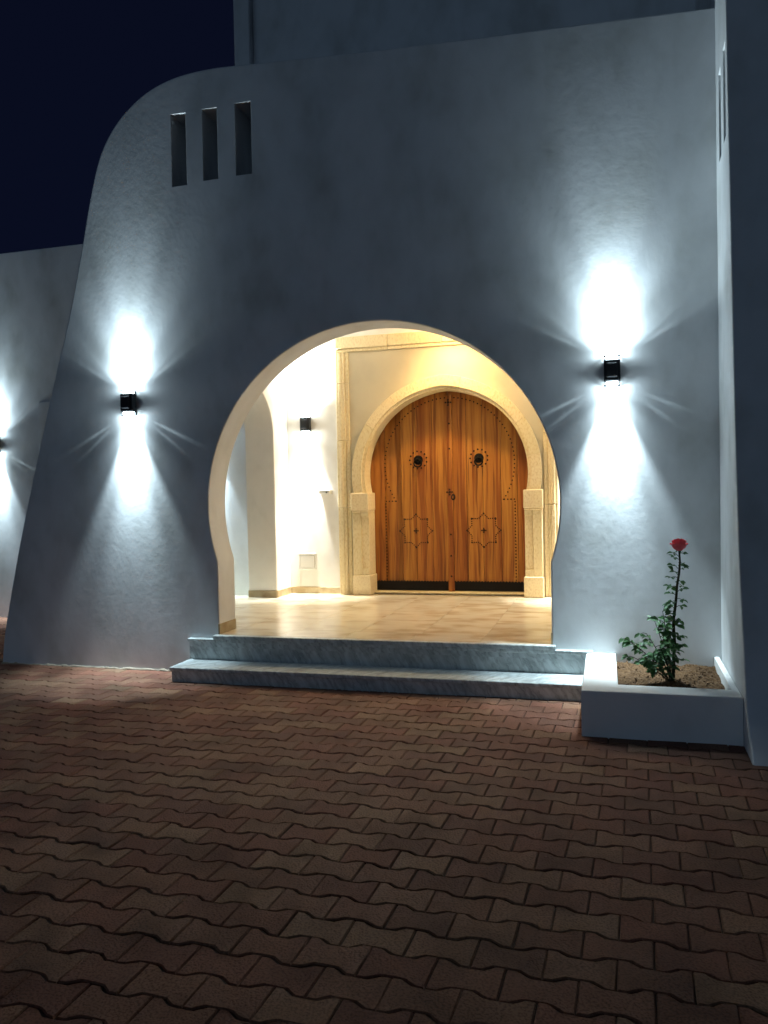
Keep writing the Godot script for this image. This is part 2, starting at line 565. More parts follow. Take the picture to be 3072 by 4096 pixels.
# ------------------------------------------------------------------ the building
func build_house() -> void:
	var h := thing("house", "white plastered house front with a rounded shoulder and a big horseshoe arch opening", "house", Vector3(-1.735, 0, FACADE_Z))
	var off := Vector3(1.735, 0, -FACADE_Z)
	# facade
	var left := [Vector2(-5.235, -0.05), Vector2(-5.20, 0.25), Vector2(-5.08, 0.78), Vector2(-4.924, 1.379), Vector2(-4.61, 2.456), Vector2(-4.442, 3.0), Vector2(-4.293, 3.579), Vector2(-4.214, 3.922), Vector2(-4.115, 4.275), Vector2(-4.01, 4.485), Vector2(-3.854, 4.665), Vector2(-3.631, 4.815), Vector2(-3.371, 4.898), Vector2(-3.077, 4.922), Vector2(-2.80, 4.912)]
	var outline := smooth(left, 5)
	for p in [Vector2(-1.68, 4.84), Vector2(-0.85, 4.80), Vector2(0.0, 4.765), Vector2(0.80, 4.725), Vector2(0.80, -0.05)]:
		outline.append(p)
	var arch := horseshoe(-1.735, 1.37, 1.415, 0.925, -0.05, 0.0, 90)
	arch.reverse()
	outline.append_array(arch)
	var slots := [rect(-3.405, 4.016, -3.270, 4.602), rect(-3.121, 4.031, -2.987, 4.603), rect(-2.830, 4.036, -2.688, 4.608)]
	part("facade_wall", prism(outline, 0.30, 0.014, slots), mats.plaster, h, Vector3(0, 0, FACADE_Z) + off)
	for s in slots:
		part("slot_window", prism(rect(s[0].x - 0.03, s[0].y - 0.03, s[2].x + 0.03, s[2].y + 0.03), 0.05), mats.plaster, h, Vector3(0, 0, FACADE_Z - 0.297) + off)
	# uneven mortar bead where the wall meets the paving
	var bead := Mesher.new()
	var path := []
	var radii := []
	for i in 70:
		path.append(Vector3(lerpf(-5.22, -3.32, i / 69.0), 0.0, FACADE_Z + 0.004) + off + Vector3(0, rng.randf_range(-0.004, 0.003), rng.randf_range(-0.003, 0.004)))
		radii.append(rng.randf_range(0.006, 0.017))
	tube_into(bead, path, radii, 8)
	part("mortar_bead", bead.done(), mats.grout, h)
	# porch: left side wall with its own arch, right side wall, back wall, ceiling
	var side := PackedVector2Array([Vector2(6.24, 0.0), Vector2(6.24, 3.4), Vector2(8.66, 3.4), Vector2(8.66, 0.0), Vector2(8.215, 0.0), Vector2(8.215, 2.115)])
	for i in 16:
		var a := PI / 2 * (i + 1) / 16.0
		side.append(Vector2(7.715 + cos(a) * 0.5, 2.115 + sin(a) * 0.5))
	for i in 17:
		var a := PI / 2 * i / 16.0
		side.append(Vector2(7.10 - sin(a) * 0.5, 2.115 + cos(a) * 0.5))
	side.append(Vector2(6.60, 0.0))
	var sw := part("porch_side_wall", prism(side, 0.34, 0.012), mats.porch_plaster, h, Vector3(-3.53, 0, 0) + off)
	sw.rotation.y = PI / 2
	box_between("porch_side_wall", Vector3(0.13, 0.0, -6.252) + off, Vector3(0.43, 3.4, -8.66) + off, mats.porch_plaster, h, 0.0)
	var back := PackedVector2Array([Vector2(-3.525, 0.0), Vector2(-3.525, 3.4), Vector2(0.125, 3.4), Vector2(0.125, 0.0)])
	var open := horseshoe(DOOR_X, 1.66, 0.99, 1.46, 0.0, 0.0, 48)
	open.reverse()
	back.append_array(open)
	part("porch_back_wall", prism(back, 0.40), mats.porch_plaster, h, Vector3(0, 0, BACK_Z) + off)
	box_between("porch_ceiling", Vector3(-3.86, 3.395, -6.253) + off, Vector3(0.425, 3.62, -9.1) + off, mats.porch_plaster, h, 0.0)
	box_between("inner_wall", Vector3(-3.5, 0.0, -9.03) + off, Vector3(0.4, 3.39, -9.3) + off, mats.porch_plaster, h, 0.0)
	# skirting tiles round the porch
	for a in [[Vector3(-3.528, FLOOR_Y, BACK_Z + 0.012), Vector3(-2.92, FLOOR_Y + 0.078, BACK_Z - 0.003)], [Vector3(-0.47, FLOOR_Y, BACK_Z + 0.012), Vector3(0.13, FLOOR_Y + 0.078, BACK_Z - 0.003)],
			[Vector3(-3.874, FLOOR_Y, -8.203), Vector3(-3.526, FLOOR_Y + 0.078, -8.217)], [Vector3(-3.532, FLOOR_Y, -8.217), Vector3(-3.517, FLOOR_Y + 0.078, BACK_Z + 0.014)],
			[Vector3(-3.088, FLOOR_Y, FACADE_Z + 0.003), Vector3(-3.072, FLOOR_Y + 0.085, FACADE_Z - 0.303)], [Vector3(-0.397, FLOOR_Y, FACADE_Z - 0.003), Vector3(-0.380, FLOOR_Y + 0.085, FACADE_Z - 0.303)],
			[Vector3(0.116, FLOOR_Y, -6.26), Vector3(0.134, FLOOR_Y + 0.078, BACK_Z + 0.014)]]:
		box_between("skirting_tile", a[0] + off, a[1] + off, mats.skirting, h, 0.003)
	# upper storey set back behind the parapet
	box_between("upper_storey", Vector3(-3.385, 3.63, -7.58) + off, Vector3(3.2, 9.4, -12.0) + off, mats.plaster, h, 0.01)
	box_between("upper_storey_pier", Vector3(-3.555, 3.63, -7.50) + off, Vector3(-3.382, 9.4, -8.2) + off, mats.plaster, h, 0.01)

func build_far_wall() -> void:
	var w := thing("side_wing", "lower white wall set back behind the left end of the house front", "wall", Vector3(-7.9, 0, -8.35))
	part("wall", prism(rect(-6.0, -0.05, 4.02, 4.523), 0.4, 0.012), mats.plaster, w)
	part("pier", prism(rect(1.21, -0.05, 1.66, 2.66), 0.05, 0.008), mats.plaster, w, Vector3(0, 0, 0.014))

func build_buttress() -> void:
	var b := thing("buttress_wall", "tall white wall flaring at its foot at right, seen edge on beside the planter", "wall", Vector3(0.72, 0, -4.46))
	b.rotation_degrees.y = -1.77
	# x of the profile runs towards the viewer
	var front := smooth([Vector2(0.01, -0.05), Vector2(-0.016, 0.0), Vector2(-0.113, 0.076), Vector2(-0.205, 0.171), Vector2(-0.277, 0.307), Vector2(-0.355, 0.548), Vector2(-0.436, 0.797), Vector2(-0.561, 1.32), Vector2(-0.692, 2.417), Vector2(-0.776, 3.347), Vector2(-0.829, 3.84), Vector2(-0.876, 4.421), Vector2(-0.95, 5.4), Vector2(-1.02, 6.4)], 3)
	var outline := PackedVector2Array()
	for p in front:
		outline.append(p)
	outline.append(Vector2(-3.6, 6.4))
	outline.append(Vector2(-3.6, -0.05))
	var slots := [rect(-1.052, 3.625, -0.925, 4.205), rect(-1.325, 3.612, -1.190, 4.185)]
	# the mesh's front face looks along -x after this turn, its x axis runs towards the viewer
	var o := part("wall", prism(outline, 0.62, 0.012, slots), mats.plaster, b)
	o.rotation.y = -PI / 2
	for s in slots:
		var k := part("slot_window", prism(rect(s[0].x - 0.03, s[0].y - 0.03, s[2].x + 0.03, s[2].y + 0.03), 0.05), mats.plaster, b, Vector3(0.30, 0, 0))
		k.rotation.y = -PI / 2

# ------------------------------------------------------------------ the paving
func paver_mesh(seed_value: int) -> ArrayMesh:
	var L := 0.215
	var W := 0.137
	var a := 0.0135
	var g := 0.0013
	var r := RandomNumberGenerator.new()
	r.seed = seed_value
	var xs := [-0.5 * L + g, -0.35 * L, -0.27 * L, -0.19 * L, -0.10 * L, 0.10 * L, 0.19 * L, 0.27 * L, 0.35 * L, 0.5 * L - g]
	var s := [1.0, 0.9, 0.0, -0.9, -1.0, -1.0, -0.9, 0.0, 0.9, 1.0]
	var poly := PackedVector2Array()
	for i in xs.size():
		poly.append(Vector2(xs[i] + r.randf_range(-0.0022, 0.0022), W * 0.5 - g + a * s[i] + r.randf_range(-0.0018, 0.0018)))
	for i in xs.size():
		poly.append(Vector2(-xs[i] + r.randf_range(-0.0022, 0.0022), -(W * 0.5 - g + a * s[i]) + r.randf_range(-0.0018, 0.0018)))
	poly = ccw(poly)
	var me := Mesher.new()
	var bev := 0.0038
	var inner := inward(poly, bev)
	var idx := Geometry2D.triangulate_polygon(inner)
	var up := Vector3(0, 1, 0)
	var at := func(p: Vector2, y: float) -> Vector3: return Vector3(p.x, y, p.y)
	for k in range(0, idx.size(), 3):
		me.tri(at.call(inner[idx[k]], 0.0), at.call(inner[idx[k + 1]], 0.0), at.call(inner[idx[k + 2]], 0.0), up, up, up)
	var c := poly.size()
	for i in c:
		var j := (i + 1) % c
		var e := (poly[j] - poly[i]).normalized()
		var out := Vector3(e.y, 0, -e.x)
		var half := (out + up).normalized()
		me.quad(at.call(inner[i], 0.0), at.call(inner[j], 0.0), at.call(poly[j], -0.005), at.call(poly[i], -0.005), half, half, half, half)
		me.quad(at.call(poly[i], -0.005), at.call(poly[j], -0.005), at.call(poly[j], -0.03), at.call(poly[i], -0.03), out, out, out, out)
	return me.done()

func build_ground() -> void:
	var g := PlaneMesh.new()
	g.size = Vector2(300, 300)
	structure("ground", g, mats.joint_sand, Vector3(0, -0.0085, 0))
	var pave := Node3D.new()
	pave.name = "courtyard_pavement"
	add_child(pave)
	pave.set_meta("kind", "structure")
	var turn := Basis(Vector3.UP, deg_to_rad(-2.2))
	var variants := []
	for k in 9:
		variants.append(paver_mesh(100 + k))
	var cam: Camera3D = get_node("camera")
	var inv := cam.transform.affine_inverse()
	var ty := tan(deg_to_rad(cam.fov * 0.5))
	var spots := []
	for row in range(-70, 34):
		for col in range(-46, 26):
			var x := (col + (0.5 if posmod(row, 2) == 1 else 0.0)) * 0.215
			var p := turn * Vector3(x + 0.03, 0, row * 0.137 + 0.02)
			if p.z < -8.4 or (p.z < -6.05 and p.x > -5.15) or p.x > 2.4 or p.x < -9.2 or p.z > 3.6:
				continue
			if p.x > 0.86 and p.z < -4.6:
				continue
			if p.x > -0.05 and p.x < 0.7 and p.z < -5.0:
				continue
			if p.x > -3.2 and p.x < -0.3 and p.z < -5.75:
				continue
			var q := inv * p
			var near := 1e9
			if q.z < -0.1 and absf(q.x / q.z) < ty * 0.75 * 1.04 and absf(q.y / q.z) < ty * 1.03:
				near = -q.z
			spots.append([near, p])
	spots.sort_custom(func(a, b): return a[0] < b[0] or (a[0] == b[0] and (a[1].x < b[1].x or (a[1].x == b[1].x and a[1].z < b[1].z))))
	var many := []
	for i in spots.size():
		var p: Vector3 = spots[i][1]
		var tilt := Basis.from_euler(Vector3(rng.randf_range(-0.012, 0.012), rng.randf_range(-0.008, 0.008), rng.randf_range(-0.010, 0.010)))
		var flip := Basis(Vector3.UP, PI if rng.randf() < 0.5 else 0.0)
		var tr := Transform3D(turn * tilt * flip, p + Vector3(0, rng.randf_range(-0.003, 0.0015), 0))
		var k := rng.randi() % 12
		if i < 300:
			var o := part("paver", variants[rng.randi() % 9], mats["paver%d" % k], pave)
			o.transform = tr
		else:
			many.append([tr, k])
	var mm := MultiMesh.new()
	mm.transform_format = MultiMesh.TRANSFORM_3D
	mm.use_colors = true
	mm.mesh = variants[0]
	mm.instance_count = many.size()
	for i in many.size():
		mm.set_instance_transform(i, many[i][0])
		var c := paver_colour(many[i][1])
		var b := rng.randf_range(0.9, 1.1)
		mm.set_instance_color(i, Color(c.r * b, c.g * b, c.b * b))
	var mi := MultiMeshInstance3D.new()
	mi.name = "far_pavers"
	mi.multimesh = mm
	mi.material_override = mats.paver_many
	mi.set_meta("kind", "stuff")
	pave.add_child(mi, true)

# ------------------------------------------------------------------ steps and porch floor
func build_steps_and_floor() -> void:
	var s := thing("entrance_steps", "two broad grey marble steps leading up to the arch", "steps", Vector3(-1.735, 0, -5.6))
	var off := -s.position
	box_between("riser", Vector3(-3.325, -0.02, -5.605) + off, Vector3(-0.172, 0.088, -5.93) + off, mats.marble, s, 0.002)
	box_between("tread", Vector3(-3.336, 0.088, -5.588) + off, Vector3(-0.165, 0.116, -5.945) + off, mats.marble, s, 0.004)
	box_between("riser", Vector3(-3.335, 0.10, -5.912) + off, Vector3(-0.112, 0.262, -5.96) + off, mats.marble, s, 0.002)
	box_between("tread", Vector3(-3.344, 0.262, -5.895) + off, Vector3(-0.10, 0.288, -5.965) + off, mats.marble, s, 0.004)
	box_between("threshold_slab", Vector3(-3.108, 0.288, -5.888) + off, Vector3(-0.362, FLOOR_Y, -5.949) + off, mats.marble, s, 0.004)
	# floor
	var f := Node3D.new()
	f.name = "porch_floor"
	f.set_meta("kind", "structure")
	add_child(f)
	box_between("floor_slab", Vector3(-5.0, -0.02, -6.2), Vector3(0.2, FLOOR_Y - 0.010, -8.6), mats.grout, f, 0.0)
	box_between("floor_slab", Vector3(-3.08, 0.0, -5.955), Vector3(-0.39, FLOOR_Y - 0.010, -6.2), mats.grout, f, 0.0)
	var shapes := {}
	var put := func(x0: float, z0: float, x1: float, z1: float) -> void:
		var gap := 0.0012
		var o := box_between("floor_tile", Vector3(x0 + gap, FLOOR_Y - 0.012, z0 - gap), Vector3(x1 - gap, FLOOR_Y + rng.randf_range(-0.0006, 0.0006), z1 + gap), mats["tile%d" % (rng.randi() % 4)], f, 0.0012)
		o.name = o.name
	for i in 5:
		put.call(-3.084 + i * 0.5396, -5.951, -3.084 + (i + 1) * 0.5396, -6.252)
	for r in 4:
		for c in 7:
			put.call(-3.53 + c * 0.523, -6.252 - r * 0.596, -3.53 + (c + 1) * 0.523, -6.252 - (r + 1) * 0.596)
	for r in 4:
		for c in 3:
			put.call(-5.0 + c * 0.49, -6.252 - r * 0.5235, -5.0 + (c + 1) * 0.49, -6.252 - (r + 1) * 0.5235)

# ------------------------------------------------------------------ stone round the door
func build_door_surround() -> void:
	var s := thing("door_surround", "carved pale limestone portal with horseshoe arch framing the wooden door", "door surround", Vector3(DOOR_X, FLOOR_Y, BACK_Z))
	var off := -s.position
	var kinds := [mats.stone, mats.stone_b, mats.stone_c]
	# plain panel within the frame
	var panel := PackedVector2Array([Vector2(-2.80, FLOOR_Y), Vector2(-2.80, 3.06), Vector2(-0.59, 3.06), Vector2(-0.59, FLOOR_Y)])
	var open := horseshoe(DOOR_X, 1.66, 0.975, 1.46, FLOOR_Y, 0.0, 48)
	open.reverse()
	panel.append_array(open)
	part("panel", prism(panel, 0.02), mats.cream_plaster, s, Vector3(0, 0, BACK_Z + 0.008) + off)
	# outer frame: stacked blocks with a fillet inside
	var ys := [FLOOR_Y, 1.305, 2.06, 2.705, 3.052]
	for side in [0, 1]:
		var x0: float = -2.915 if side == 0 else -0.577
		var f0: float = -2.810 if side == 0 else -0.622
		for i in 4:
			var j := rng.randf_range(-0.003, 0.003)
			box_between("frame_block", Vector3(x0 + j, ys[i] + 0.001, BACK_Z + 0.042 + j) + off, Vector3(x0 + 0.104 + j, ys[i + 1] - 0.001, BACK_Z - 0.002) + off, kinds[(i + side) % 3], s, 0.006)
			box_between("frame_bead", Vector3(x0 + 0.030, ys[i] + 0.003, BACK_Z + 0.050) + off, Vector3(x0 + 0.070, ys[i + 1] - 0.003, BACK_Z + 0.036) + off, kinds[(i + side + 1) % 3], s, 0.005)
		for i in 4:
			box_between("frame_fillet", Vector3(f0, ys[i] + 0.001, BACK_Z + 0.026) + off, Vector3(f0 + 0.044, ys[i + 1] - 0.001, BACK_Z + 0.004) + off, kinds[(i + side + 1) % 3], s, 0.005)
	var tx := -2.915
	for i in 4:
		var w := 0.611
		var x1 := tx + w
		box_between("lintel_block", Vector3(tx + 0.001, 3.090, BACK_Z + 0.044) + off, Vector3(x1 - 0.001, 3.22, BACK_Z - 0.002) + off, kinds[i % 3], s, 0.006)
		box_between("lintel_fillet", Vector3(tx + 0.001, 3.053, BACK_Z + 0.028) + off, Vector3(x1 - 0.001, 3.089, BACK_Z - 0.002) + off, kinds[(i + 1) % 3], s, 0.005)
		tx = x1
	# voussoirs of the arch
	var count := 9
	var cy := 1.66
	var spring := 1.466
	var r0 := 0.905
	var a0 := PI + asin((cy - spring) / r0)
	var a1 := -asin((cy - spring) / r0)
	for i in count:
		var b0 := lerpf(a0, a1, (i + 0.0012) / count)
		var b1 := lerpf(a0, a1, (i + 0.9988) / count)
		var poly := PackedVector2Array()
		var front := PackedVector2Array()
		var n := 8
		for k in n + 1:
			var a := lerpf(b0, b1, float(k) / n)
			var rr := r0 + 0.014 * exp(-pow((a - PI / 2) / 0.16, 2.0))
			poly.append(Vector2(cos(a) * rr, sin(a) * rr + cy - FLOOR_Y))
			front.append(Vector2(cos(a) * (rr + 0.034), sin(a) * (rr + 0.034) + cy - FLOOR_Y))
		var outer := PackedVector2Array()
		for k in n + 1:
			var a := lerpf(b1, b0, float(k) / n)
			var rr := 1.05 + 0.02 * exp(-pow((a - PI / 2) / 0.2, 2.0))
			outer.append(Vector2(cos(a) * rr, maxf(sin(a) * rr + cy, spring) - FLOOR_Y))
		var ring := poly.duplicate()
		ring.append_array(outer)
		var step := front.duplicate()
		step.append_array(outer)
		part("voussoir", prism(ring, 0.23, 0.0025), kinds[i % 3], s, Vector3(0, 0, 0.048))
		part("voussoir_face", prism(step, 0.03, 0.0025), kinds[i % 3], s, Vector3(0, 0, 0.066 + rng.randf_range(-0.0008, 0.0008)))
	# jambs: base, shaft with a sunk panel, impost
	for side in [-1.0, 1.0]:
		var ix: float = side * 0.860
		var ox: float = side * 1.052
		box_between("column_base", Vector3(ix - side * 0.012, 0.0, 0.092), Vector3(ox + side * 0.004, 0.222, -0.185), mats.stone_c, s, 0.008)
		box_between("column_shaft", Vector3(ix + side * 0.002, 0.222, 0.050), Vector3(ox - side * 0.002, 0.925, -0.185), mats.stone, s, 0.004)
		box_between("shaft_strip", Vector3(ox - side * 0.003, 0.222, 0.074), Vector3(ix + side * 0.088, 0.925, 0.046), mats.stone_b, s, 0.006)
		box_between("shaft_strip", Vector3(ix + side * 0.088, 0.222, 0.074), Vector3(ix + side * 0.002, 0.300, 0.046), mats.stone_b, s, 0.006)
		box_between("shaft_strip", Vector3(ix + side * 0.088, 0.872, 0.074), Vector3(ix + side * 0.002, 0.925, 0.046), mats.stone_b, s, 0.006)
		box_between("impost_neck", Vector3(ix + side * 0.0, 0.925, 0.084), Vector3(ox + side * 0.0, 0.948, -0.185), mats.stone_c, s, 0.006)
		box_between("impost_block", Vector3(ix - side * 0.006, 0.948, 0.098), Vector3(ox + side * 0.008, 1.146, -0.185), mats.stone_c, s, 0.008)
	box_between("door_sill", Vector3(-0.86, 0.0, -0.06), Vector3(0.86, 0.022, -0.26), mats.stone_b, s, 0.004)

# ------------------------------------------------------------------ the door
func stud_mesh() -> Array:
	return [Vector2(0.0, 0.007), Vector2(0.005, 0.006), Vector2(0.008, 0.002), Vector2(0.0085, 0.0)]

func studs(points: Array, parent: Node, called: String) -> void:
	var me := Mesher.new()
	var pr := stud_mesh()
	var sides := 7
	for p in points:
		var sz: float = p.z * 1.3
		var o := Vector3(p.x, p.y, 0)
		for i in pr.size() - 1:
			for k in sides:
				var a0 := TAU * k / sides
				var a1 := TAU * (k + 1) / sides
				var q := []
				for e in [[pr[i], a0], [pr[i], a1], [pr[i + 1], a1], [pr[i + 1], a0]]:
					q.append(o + Vector3(cos(e[1]) * e[0].x, sin(e[1]) * e[0].x, e[0].y) * sz)
				var nn := (Vector3(cos((a0 + a1) * 0.5), sin((a0 + a1) * 0.5), 0) * (0.3 + 0.5 * i) + Vector3(0, 0, 1.0 - 0.3 * i)).normalized()
				me.quad(q[0], q[1], q[2], q[3], nn, nn, nn, nn)
	var m := part(called, me.done(), mats.rust_iron, parent)
	m.set_meta("kind", "stuff")

func line_points(pts: Array, gap: float, size := 1.0, closed := false) -> Array:
	var out := []
	var left := 0.0
	var list := pts.duplicate()
	if closed:
		list.append(pts[0])
	for i in list.size() - 1:
		var a: Vector2 = list[i]
		var b: Vector2 = list[i + 1]
		var l := a.distance_to(b)
		var d := left
		while d < l:
			var p := a.lerp(b, d / l)
			out.append(Vector3(p.x, p.y, size))
			d += gap
		left = d - l
	return out

func build_door() -> void:
	var d := thing("double_door", "arched orange pine double door studded with star and horseshoe nail patterns", "door", Vector3(DOOR_X, FLOOR_Y, -8.83))
	var foot := 0.028
	var shape := horseshoe(0.0, 1.66 - FLOOR_Y, 0.955, 1.46 - FLOOR_Y, foot, 0.02, 64)
	shape = ccw(shape)
	for side in [-1.0, 1.0]:
		var leaf := Node3D.new()
		leaf.name = numbered("door_leaf", d)
		d.add_child(leaf, true)
		leaf.set_meta("label", "left door leaf" if side < 0 else "right door leaf")
		var cuts := [0.003, 0.185, 0.375, 0.545, 0.745, 0.98]
		if side > 0:
			cuts = [0.003, 0.205, 0.385, 0.585, 0.765, 0.98]
		for i in cuts.size() - 1:
			var x0: float = cuts[i] + 0.0012
			var x1: float = cuts[i + 1] - 0.0012
			var band := rect(minf(side * x0, side * x1), -1, maxf(side * x0, side * x1), 5)
			for q in Geometry2D.intersect_polygons(shape, band):
				var tone: int = [0, 1, 2, 0, 1][i] if side < 0 else [1, 0, 0, 2, 1][i]
				part("plank", prism(q, 0.05, 0.003, [], Vector2(rng.randf() * 4.0 + i * 0.37, 0.02)), mats["wood%d" % tone], leaf, Vector3(0, 0, rng.randf_range(-0.002, 0.001)))
		# iron kick plate with a saw-tooth upper edge
		var plate := PackedVector2Array([Vector2(side * 0.022, foot + 0.001), Vector2(side * 0.90, foot + 0.001)])
		var teeth := 26
		for k in teeth + 1:
			var x := lerpf(0.90, 0.022, float(k) / teeth)
			plate.append(Vector2(side * x, 0.140))
			if k < teeth:
				plate.append(Vector2(side * (x - 0.5 * 0.878 / teeth), 0.126))
		part("kick_plate", prism(plate, 0.004), mats.black_iron, leaf, Vector3(0, 0, 0.006))
		var pts := []
		# horseshoe outline
		var outline := [Vector2(side * 0.735, 0.15), Vector2(side * 0.735, 1.043), Vector2(side * 0.617, 1.043)]
		pts.append_array(line_points(outline, 0.036, 0.8))
		var ring := []
		for k in 41:
			var a := lerpf(-asin(0.412 / 0.737), PI / 2 - 0.02, k / 40.0)
			ring.append(Vector2(side * cos(a) * 0.737, 1.455 + sin(a) * 0.737))
		pts.append_array(line_points(ring, 0.046, 0.8))
		# star: two squares turned against each other
		var c := Vector2(side * 0.385, 0.702)
		var star := []
		for k in 16:
			var a := TAU * k / 16.0 + PI / 2
			var r := 0.188 if k % 2 == 0 else 0.143
			star.append(c + Vector2(cos(a), sin(a)) * r)
		pts.append_array(line_points(star, 0.0235, 0.68, true))
		for k in 8:
			pts.append(Vector3(star[k * 2].x, star[k * 2].y, 1.0))
		pts.append(Vector3(c.x, c.y, 1.4))
		for k in 4:
			var a := TAU * k / 4.0
			pts.append(Vector3(c.x + cos(a) * 0.022, c.y + sin(a) * 0.022, 0.8))
		# rosette round the knocker
		var kc := Vector2(side * 0.345, 1.505)
		for k in 13:
			var a := TAU * (k + 0.5) / 13.0
			pts.append(Vector3(kc.x + cos(a) * 0.098, kc.y + sin(a) * 0.098, 1.0))
		studs(pts, leaf, "nail_studs")
		# knocker
		part("knocker_plate", lathe([Vector2(0.0, 0.022), Vector2(0.018, 0.020), Vector2(0.024, 0.009), Vector2(0.050, 0.006), Vector2(0.054, 0.0)], 20), mats.black_iron, leaf, Vector3(kc.x, kc.y, 0.001))
		var ringm := part("knocker_ring", torus(0.044, 0.0085, 22, 8), mats.black_iron, leaf, Vector3(kc.x, kc.y - 0.036, 0.026))
		ringm.rotation_degrees.x = -9.0
	# cover strip over the meeting edge, fixed to the right leaf
	part("cover_strip", prism(rect(-0.012, 0.02, 0.052, 2.215), 0.022, 0.004, [], Vector2(1.3, 0.02)), mats.wood1, d, Vector3(0, 0, 0.024))
	var sp := []
	for e in [[0.012, 2.135], [0.012, 1.135]]:
		sp.append(Vector3(e[0], e[1], 1.4))
		for k in 4:
			var a := TAU * k / 4.0
			sp.append(Vector3(e[0] + cos(a) * 0.028, e[1] + sin(a) * 0.028, 1.0))
	for y in [0.19, 0.42, 0.66, 1.62, 1.90]:
		sp.append(Vector3(0.018, y, 1.0))
	var strip := Node3D.new()
	strip.name = "strip_nails"
	d.add_child(strip, true)
	strip.position.z = 0.024
	studs(sp, strip, "nail_studs")
	part("keyhole_ring", torus(0.021, 0.008, 18, 8), mats.black_iron, d, Vector3(0.052, 1.078, 0.020)).scale = Vector3(0.85, 1.25, 1)
	part("keyhole_plate", lathe([Vector2(0.0, 0.003), Vector2(0.018, 0.003), Vector2(0.020, 0.0)], 16), mats.rust_iron, d, Vector3(0.052, 1.078, 0.012))

# ------------------------------------------------------------------ planter and rose
func build_planter() -> void:
	var p := thing("planter", "low white plastered planter box between the steps and the buttress wall", "planter", Vector3(0.29, 0, -4.81))
	var off := -p.position
	# one plan outline, open towards the house wall: left wall, front wall, thin right kerb
	var plan := PackedVector2Array([Vector2(-0.152, -4.806), Vector2(0.728, -4.806), Vector2(0.752, -5.945), Vector2(0.716, -5.945), Vector2(0.692, -4.985), Vector2(0.060, -4.995), Vector2(0.058, -5.945), Vector2(-0.146, -5.945)])
	var flat := PackedVector2Array()
	for q in plan:
		flat.append(Vector2(q.x, -q.y))
	var o := part("planter_wall", prism(flat, 0.30, 0.008), mats.rim_plaster, p, Vector3(0, 0.272, 0) + off)
	o.rotation.x = -PI / 2
	# earth
	var me := Mesher.new()
	var n := noise(2.6, 4, 91)
	var hgt := func(x: float, z: float) -> float:
		return 0.205 + 0.022 * n.get_noise_2d(x * 2.0, z * 2.0) + 0.012 * n.get_noise_2d(x * 11.0, z * 11.0) + 0.035 * exp(-(pow(x - 0.385, 2) + pow(z + 5.29, 2)) / 0.012)
	var nx := 44
	var nz := 60
	for i in nx:
		for k in nz:
			var q := []
			var nn := []
			for e in [[i, k], [i + 1, k], [i + 1, k + 1], [i, k + 1]]:
				var x := lerpf(0.05, 0.72, float(e[0]) / nx)
				var z := lerpf(-4.985, -5.955, float(e[1]) / nz)
				q.append(Vector3(x, hgt.call(x, z), z))
				var dx: float = hgt.call(x + 0.006, z) - hgt.call(x - 0.006, z)
				var dz: float = hgt.call(x, z + 0.006) - hgt.call(x, z - 0.006)
				nn.append(Vector3(-dx / 0.012, 1, -dz / 0.012).normalized())
			me.quad(q[0], q[1], q[2], q[3], nn[0], nn[1], nn[2], nn[3])
	# crumbs and dry bits lying on it
	for i in 420:
		var x := rng.randf_range(0.07, 0.69)
		var z := rng.randf_range(-5.92, -5.01)
		var c := Vector3(x, hgt.call(x, z), z)
		var r := rng.randf_range(0.003, 0.010)
		var b := Basis.from_euler(Vector3(rng.randf() * 6, rng.randf() * 6, rng.randf() * 6)) * Basis.from_scale(Vector3(r * rng.randf_range(0.6, 2.6), r * 0.8, r))
		var dirs := [Vector3.RIGHT, Vector3.LEFT, Vector3.UP, Vector3.DOWN, Vector3.BACK, Vector3.FORWARD]
		for e in [[0, 2, 4], [4, 2, 1], [1, 2, 5], [5, 2, 0], [0, 3, 4], [4, 3, 1], [1, 3, 5], [5, 3, 0]]:
			var v0: Vector3 = b * dirs[e[0]]
			var v1: Vector3 = b * dirs[e[1]]
			var v2: Vector3 = b * dirs[e[2]]
			var m := (v0 + v1 + v2).normalized()
			me.tri(c + v0, c + v1, c + v2, m, m, m)
	var soil := structure("soil", me.done(), mats.soil)
	soil.set_meta("kind", "stuff")
	soil.set_meta("label", "dry crumbly brown soil filling the white planter")
	soil.set_meta("category", "soil")
	build_rose()

func leaf_into(me: Mesher, at: Vector3, towards: Vector3, up: Vector3, l: float, w: float) -> void:
	var d := towards.normalized()
	var s := d.cross(up).normalized()
	var u := s.cross(d).normalized()
	var pr := [[0.0, 0.0, 0.0], [0.18, 0.62, 0.02], [0.45, 1.0, 0.05], [0.75, 0.68, 0.0], [1.0, 0.0, -0.10]]
	for i in pr.size() - 1:
		for e in [-1.0, 1.0]:
			var p0: Vector3 = at + d * l * pr[i][0] + u * l * pr[i][2]
			var p1: Vector3 = at + d * l * pr[i + 1][0] + u * l * pr[i + 1][2]
			var q0: Vector3 = p0 + s * e * w * 0.5 * pr[i][1] + u * w * 0.16 * pr[i][1]
			var q1: Vector3 = p1 + s * e * w * 0.5 * pr[i + 1][1] + u * w * 0.16 * pr[i + 1][1]
			var n: Vector3 = (u - s * float(e) * 0.35).normalized()
			me.quad(p0, p1, q1, q0, n, n, n, n)

